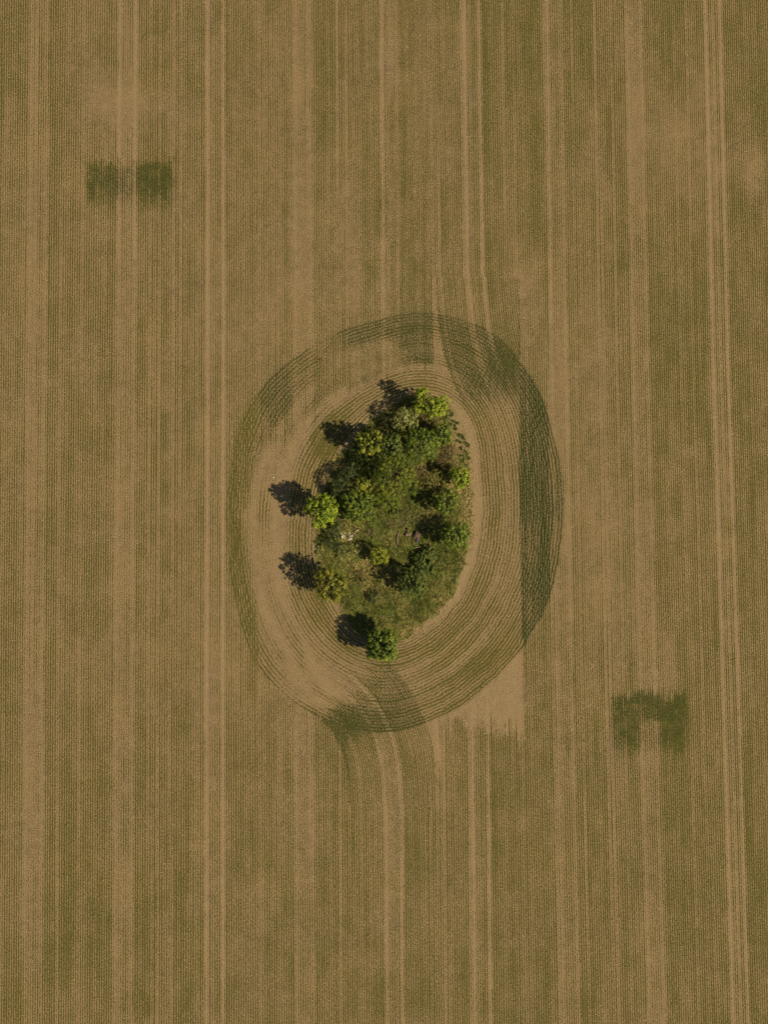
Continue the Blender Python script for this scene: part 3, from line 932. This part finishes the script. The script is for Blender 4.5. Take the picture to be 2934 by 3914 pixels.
# ------------------------------------------------------------------ grass of the grove
def build_grass():
    rg = np.random.default_rng(9)
    n = 110000
    px = 675 + 355 * rg.random(n)
    py = 835 + 575 * rg.random(n)
    th = np.arctan2(py - RCY, px - RCX)
    r = np.hypot(px - RCX, py - RCY)
    edge = np.interp(th, TH, R_ISL)
    dep = edge - r + 6 * rg.normal(size=n)
    lush = fbm(px / 26, py / 26, 131, 4)
    fine = fbm(px / 7, py / 7, 141, 3)
    dry = sstep(.45, .63, fbm(px / 40 + 9, py / 40, 151, 4)) * .75 + .5 * sstep(24, 4, dep)
    dry = dry + .55 * near(px, py, 1000, 1110, 14, 70) + .45 * near(px, py, 980, 900, 22, 70) + .3 * near(px, py, 770, 1230, 40, 60) - .35 * near(px, py, 975, 1215, 30, 60) - .3 * near(px, py, 840, 1130, 60, 50) \
        - .25 * near(px, py, 820, 1290, 70, 40)
    keep = (dep > 0) & (rg.random(n) < np.clip(.35 + 1.2 * (lush * .5 + fine * .5), .2, 1) * sstep(0, 9, dep) * (1 - .95 * near(px, py, 990, 920, 24, 62)) * (1 - .5 * near(px, py, 1010, 1100, 14, 60)))
    px, py, dry, lush, fine = px[keep], py[keep], dry[keep], lush[keep], fine[keep]
    n = len(px)
    W = np.array([CAM_R @ Vector(((a - CX) / FV, -(b - CY) / FV, -1)) for a, b in zip(px, py)])
    t = (0.05 - CAM_P.z) / W[:, 2]
    x, y = CAM_P.x + W[:, 0] * t, CAM_P.y + W[:, 1] * t
    h = (0.03 + 0.10 * lush * (0.4 + rg.random(n)))
    lean_a = 2 * math.pi * fbm(px / 18, py / 18, 161, 2) * 2 + rg.normal(size=n) * .8
    ln = 0.10 + 0.18 * rg.random(n)
    wd = 0.020 + 0.030 * rg.random(n)
    pa = rg.random(n) * 2 * math.pi
    B = np.stack([x, y, np.full(n, 0.04)], 1)
    tip = B + np.stack([np.cos(lean_a) * ln, np.sin(lean_a) * ln, h], 1)
    sd = np.stack([np.cos(pa) * wd, np.sin(pa) * wd, np.zeros(n)], 1)
    midp = B * .5 + tip * .5 + np.array([0, 0, .04])
    V = np.stack([B - sd, B + sd, midp + sd * .8, tip, midp - sd * .8], 1).reshape(-1, 3)
    F = np.arange(5 * n).reshape(n, 5)
    ti = np.clip(.18 + .62 * dry + .25 * (fine - .5) * 2 + .16 * rg.normal(size=n), 0, 1)
    o = mesh_np('grass', V, F, M['grass'], attrs={'tint': np.repeat(ti, 5)})
    tag(o, 'rough green and straw coloured grass covering the floor of the grove', 'grass', kind='stuff')


build_grass()


# ------------------------------------------------------------------ stones, logs, twigs
def lump(name, size, seed, mat, bumps=0.22, sub=2, flat_top=False):
    import bmesh
    bm = bmesh.new()
    bmesh.ops.create_icosphere(bm, subdivisions=sub, radius=1.0)
    rr = random.Random(seed)
    ax = [(Vector((rr.uniform(-1, 1), rr.uniform(-1, 1), rr.uniform(-.6, 1))).normalized(), rr.uniform(.55, .9)) for _ in range(9)]
    for v in bm.verts:
        p = v.co.copy()
        for a, c in ax:                        # chip facets off
            dd = p.dot(a)
            if dd > c: p -= a * (dd - c) * .85
        p *= 1 + rr.uniform(-bumps, bumps) * .35
        v.co = Vector((p.x * size[0], p.y * size[1], max(p.z, -.5) * size[2]))
    me = bpy.data.meshes.new(name)
    bm.to_mesh(me)
    bm.free()
    me.materials.append(M[mat])
    o = bpy.data.objects.new(name, me)
    COL.objects.link(o)
    return o


def at_src(o, sx, sy, z, rz=0.0):
    o.location = (*s2w(sx, sy), z)
    o.rotation_euler = (0, 0, rz)
    return o


Z = lambda a, b: (1200 + a * 0.13269, 1940 + b * 0.13269)
wst = [lump('white_stone', (.12, .10, .09), 3, 'white'), lump('white_stone', (.09, .09, .08), 4, 'white'), lump('white_stone', (.15, .08, .07), 8, 'white')]
heap = [(978, 722, 1), (1028, 755, 0), (1110, 765, 1), (1040, 820, 0), (1095, 818, 0), (1045, 885, 0), (1072, 902, 0), (1035, 925, 0), (990, 925, 0), (1165, 765, 1)]
left3 = [(758, 762, 1), (806, 768, 0), (760, 715, 1), (890, 738, 2)]
used = set()


def stone(q, a, b, i, label, group, sc=1.0):
    o = wst[q] if q not in used else wst[q].copy()
    if q in used: COL.objects.link(o)
    used.add(q)
    at_src(o, *Z(a, b), .12, i * 1.3)
    o.scale = (sc, sc, sc)
    tag(o, label, 'stone', group)


for i, (a, b, q) in enumerate(heap):
    low = b > 800
    stone(q, a, b, i, 'white stone in the tight lower right clump of the white stones' if low else 'white stone in the loose upper right line of the white stones',
          'white stones of the lower right clump' if low else 'white stones of the upper right line', 1.0 if low else .75)
for i, (a, b, q) in enumerate(left3):
    stone(q, a, b, i, 'long thin white stone above the round dish shaped stone' if q == 2 else 'small whitish stone up and left of the round dish shaped stone', 'white stones by the dish stone', .75)
for i, (a, b) in enumerate([(910, 225), (935, 262), (900, 330), (785, 512)]):
    stone(1, a, b, i, 'pale stone lying between the broad green bush and the lime green rim tree', 'pale stones by the lime green tree', 1.1 - .15 * i)


def dish():
    prof = [(0.0, .05), (.07, .05), (.105, .06), (.12, .10), (.15, .125), (.18, .11), (.19, .06), (.17, .0)]
    n = 24
    v, f = [], []
    for (r, z) in prof:
        for q in range(n):
            t = 2 * math.pi * q / n
            k = 1 + .05 * math.sin(3 * t + 1) + .03 * math.sin(5 * t)
            v.append((r * k * math.cos(t), r * k * math.sin(t), z + .008 * math.sin(2 * t)))
    for i in range(len(prof) - 1):
        for q in range(n):
            f.append((i * n + q, i * n + (q + 1) % n, (i + 1) * n + (q + 1) % n, (i + 1) * n + q))
    o = mesh_np('dish_stone', np.array(v), np.array(f), M['white'], smooth=True)
    at_src(o, *Z(832, 843), .10)
    tag(o, 'round dish shaped whitish stone with a hollow centre, biggest of the white stones', 'stone')


dish()
W2 = lambda a, b: (1480 + a * 0.13269, 1960 + b * 0.13269)
o = at_src(lump('boulder', (.52, .50, .30), 21, 'brownrock', .3, 3), *W2(835, 645), .10, .4)
tag(o, 'large rough brown boulder in the grass beside the wide pale green bush', 'boulder')
o = at_src(lump('boulder', (.28, .22, .20), 23, 'brownrock', .3, 3), *W2(870, 748), .08, 1.0)
tag(o, 'smaller brown boulder leaning against the lower side of the large boulder', 'boulder')
o = at_src(lump('rubble_stone', (.17, .16, .24), 25, 'brownrock', .5, 3), *W2(575, 480), .10, .2)
tag(o, 'dark jagged rubble stone above the flat tan slab', 'stone')
o = at_src(lump('rubble_stone', (.13, .14, .20), 26, 'brownrock', .5, 3), *W2(560, 560), .10, 1.2)
tag(o, 'jagged rubble stone wedged directly against the flat tan slab', 'stone')


def slab():
    import bmesh
    bm = bmesh.new()
    bmesh.ops.create_cube(bm, size=1.0)
    for v in bm.verts:
        v.co = Vector((v.co.x * .52 + (.03 if v.co.y > 0 else 0), v.co.y * .32 + .02 * v.co.x, v.co.z * .3 + .04 * v.co.x))
    bmesh.ops.bevel(bm, geom=bm.edges[:], offset=.04, segments=2, affect='EDGES')
    me = bpy.data.meshes.new('stone_slab')
    bm.to_mesh(me)
    bm.free()
    me.materials.append(M['tanrock'])
    o = bpy.data.objects.new('stone_slab', me)
    COL.objects.link(o)
    at_src(o, *W2(580, 636), .18, -.05)
    tag(o, 'flat tan stone slab with squared edges left of the large boulder', 'stone')


slab()


def scrap():
    tb = Tubes()
    tb.add([(0, 0, .04), (0, .02, .10), (0, .05, .2), (0, .06, .21)], [.09, .12, .13, .10], 12)
    o = tb.build('plastic_container', M['blue'])
    at_src(o, *W2(862, 832), .02, .3)
    tag(o, 'small dark blue container lying at the foot of the brown boulders', 'container')


scrap()


def log(name, pts, r0, r1, mat, label, cat='log', conv=W2, zb=.12, group=None, wob=.02, forks=()):
    P = [Vector((*s2w(*conv(a, b)), zb + c)) for (a, b, c) in pts]
    base = P[0].copy()
    base.z = 0
    rr = random.Random(len(label))
    n = len(P)
    tb = Tubes()
    tb.add([p - base + Vector((rr.uniform(-wob, wob), rr.uniform(-wob, wob), 0)) for p in P], [r0 + (r1 - r0) * i / (n - 1) for i in range(n)], 8)
    for fk in forks:
        Q = [Vector((*s2w(*conv(a, b)), zb + c)) - base for (a, b, c) in fk]
        tb.add(Q, [r1 * 1.1 - r1 * .7 * i / (len(Q) - 1) for i in range(len(Q))], 6)
    o = tb.build(name, M[mat])
    o.location = base
    tag(o, label, cat, group)
    return o


log('fallen_log', [(330, 530, 0), (306, 620, .05), (272, 715, .06), (284, 815, .06), (305, 910, 0)], .05, .065, 'twig', 'curved weathered log standing out in the grass left of the tan slab')
log('branch', [(608, 236, .1), (545, 320, .08), (478, 405, 0)], .045, .03, 'twig', 'straight grey branch pointing up and away from the jagged rubble')
log('short_log', [(775, 990, 0), (860, 998, .02), (985, 990, 0)], .06, .06, 'palewood', 'short pale log lying crosswise below the blue container')
log('branch', [(985, 480, .25), (1020, 540, .15), (1055, 600, 0)], .03, .022, 'twig', 'thin pale branch at the right side of the large boulder')
log('short_log', [(1145, 702, 0), (1215, 668, .02), (1295, 635, 0)], .06, .075, 'palewood', 'short yellowish cut log right of the white stones', conv=Z)
log('branch', [(700, 522, 0), (770, 475, .05), (838, 430, .05)], .02, .018, 'twig', 'thin straight stick above the white stones', conv=Z)
Q5 = lambda a, b: (1580 + a * 0.193, 2100 + b * 0.193)
log('dead_branch', [(490, 978, 0), (430, 945, .08), (350, 915, .12), (272, 878, .05)], .035, .015, 'darktwig', 'dark forked dead branch in the grass right of the deep green bush', conv=Q5,
    forks=[[(350, 915, .12), (320, 945, .08), (290, 962, 0)]])
Q6 = lambda a, b: (1360 + a * 0.14475, 2080 + b * 0.14475)
log('branch', [(945, 360, .0), (968, 430, .03), (990, 515, 0)], .02, .014, 'palewood', 'thin white stick in the grass above the deep green bush', conv=Q6, forks=[[(990, 515, 0), (985, 440, .03), (982, 360, .03)]])


def dead_sapling():
    x, y = s2w(*Z(1588, 752))
    root = empty('dead_sapling', (x, y, 0))
    tag(root, 'thin bare dead sapling right of the white stones, casting a straight line of shadow', 'tree')
    tb = Tubes()
    tb.add([(0, 0, -.05), (.01, 0, .9), (.0, .02, 1.8), (.03, .03, 2.75)], [.05, .04, .028, .012], 8)
    tb.build('trunk', M['twig'], root)
    tb = Tubes()
    rr = random.Random(4)
    for q in range(13):
        a = rr.uniform(0, 2 * math.pi)
        l = rr.uniform(.35, .75)
        z = rr.uniform(.3, 2.4)
        tb.add([(0, 0, z), (math.cos(a) * l * .5, math.sin(a) * l * .5, z + .12), (math.cos(a + .2) * l, math.sin(a + .2) * l, z + .28)], [.014, .010, .005], 6)
    tb.build('twigs', M['twig'], root)


dead_sapling()

# long dry stems: fine, uncountable
rg = np.random.default_rng(33)
V, F, k = [], [], 0
tb = Tubes()
for (x, y, n, sp) in [(1505, 2000, 26, 16), (1530, 1985, 18, 14), (1420, 2030, 16, 10), (1550, 1960, 12, 14), (1595, 1985, 12, 10), (1620, 2010, 14, 10), (1640, 1965, 6, 8), (1300, 1985, 8, 8)]:
    for q in range(n):
        cx, cy = s2w(x + rg.normal() * sp, y + rg.normal() * sp * .7)
        a = rg.normal() * .5 + math.pi * .1
        l = .2 + .3 * rg.random()
        z = .16 + .1 * rg.random()
        tb.add([(cx - math.cos(a) * l, cy - math.sin(a) * l, z), (cx + rg.normal() * .04, cy + rg.normal() * .04, z + .08), (cx + math.cos(a) * l, cy + math.sin(a) * l, z)], [.010, .012, .006], 4)
o = tb.build('dry_stems', M['straw'])
tag(o, 'pale dry stems lying in the grass round the logs and boulders', 'dry stems', kind='stuff')

# pebbles scattered over the field and the grass
pb = lump('pebble', (.055, .05, .04), 31, 'white')
first = True
for (x, y, lab, grp, sc) in [(1045, 1825, 'white pebble on bare soil by the tip of the lime green tree shadow', None, 1.7), (1275, 1787, 'white pebble on the grass fringe above the dark blue green bush', None, 1.2)] + \
        [(a, b, 'tiny white fleck in the grass along the lower right edge of the grove', 'white flecks in the lower right grass', .8) for (a, b) in
         [(1690, 2153), (1762, 2156), (1758, 2168), (1745, 2167), (1698, 2213), (1722, 2211), (1729, 2211), (1634, 2250), (1755, 2132), (1634, 2249 + 4)]] + \
        [(a, b, 'tiny white fleck in the grass near the bottom tip of the grove', 'white flecks in the bottom grass', .8) for (a, b) in [(1464, 2358), (1502, 2352), (1480, 2252), (1492, 2281), (1462, 2267)]] + \
        [(a, b, 'pale fleck of stone on the soil strip along the right rim', 'pale flecks on the right rim', .8) for (a, b) in [(1755, 1912), (1764, 1895), (1755, 1965), (1799, 1991), (1795, 1783), (1790, 1855), (1760, 2003)]] + \
        [(a, b, 'white stone chip on the sown soil between the two upper left arcs of crop', 'white chips on the upper left soil', .9) for (a, b) in [(1383, 1286), (1176, 1520), (1252, 1466), (1156, 1543), (1175, 1632), (834, 1632), (1092, 1755)]] + \
        [(a, b, 'white stone chip lying on the open field far from the grove', 'white chips on the open field', .9) for (a, b) in
         [(1298, 1178), (1983, 1117), (1312, 1112), (1800, 895), (498, 2975), (2720, 492), (2187, 2467), (2060, 2630), (2638, 752), (140, 160), (2500, 196), (1880, 900), (640, 3080), (2640, 2985), (2480, 3315)]]:
    o = pb if first else pb.copy()
    if not first: COL.objects.link(o)
    first = False
    at_src(o, x, y, .03 if 'field' in lab or 'soil' in lab else .16, x * .37)
    o.scale = (sc, sc, sc)
    tag(o, lab, 'pebble', grp)
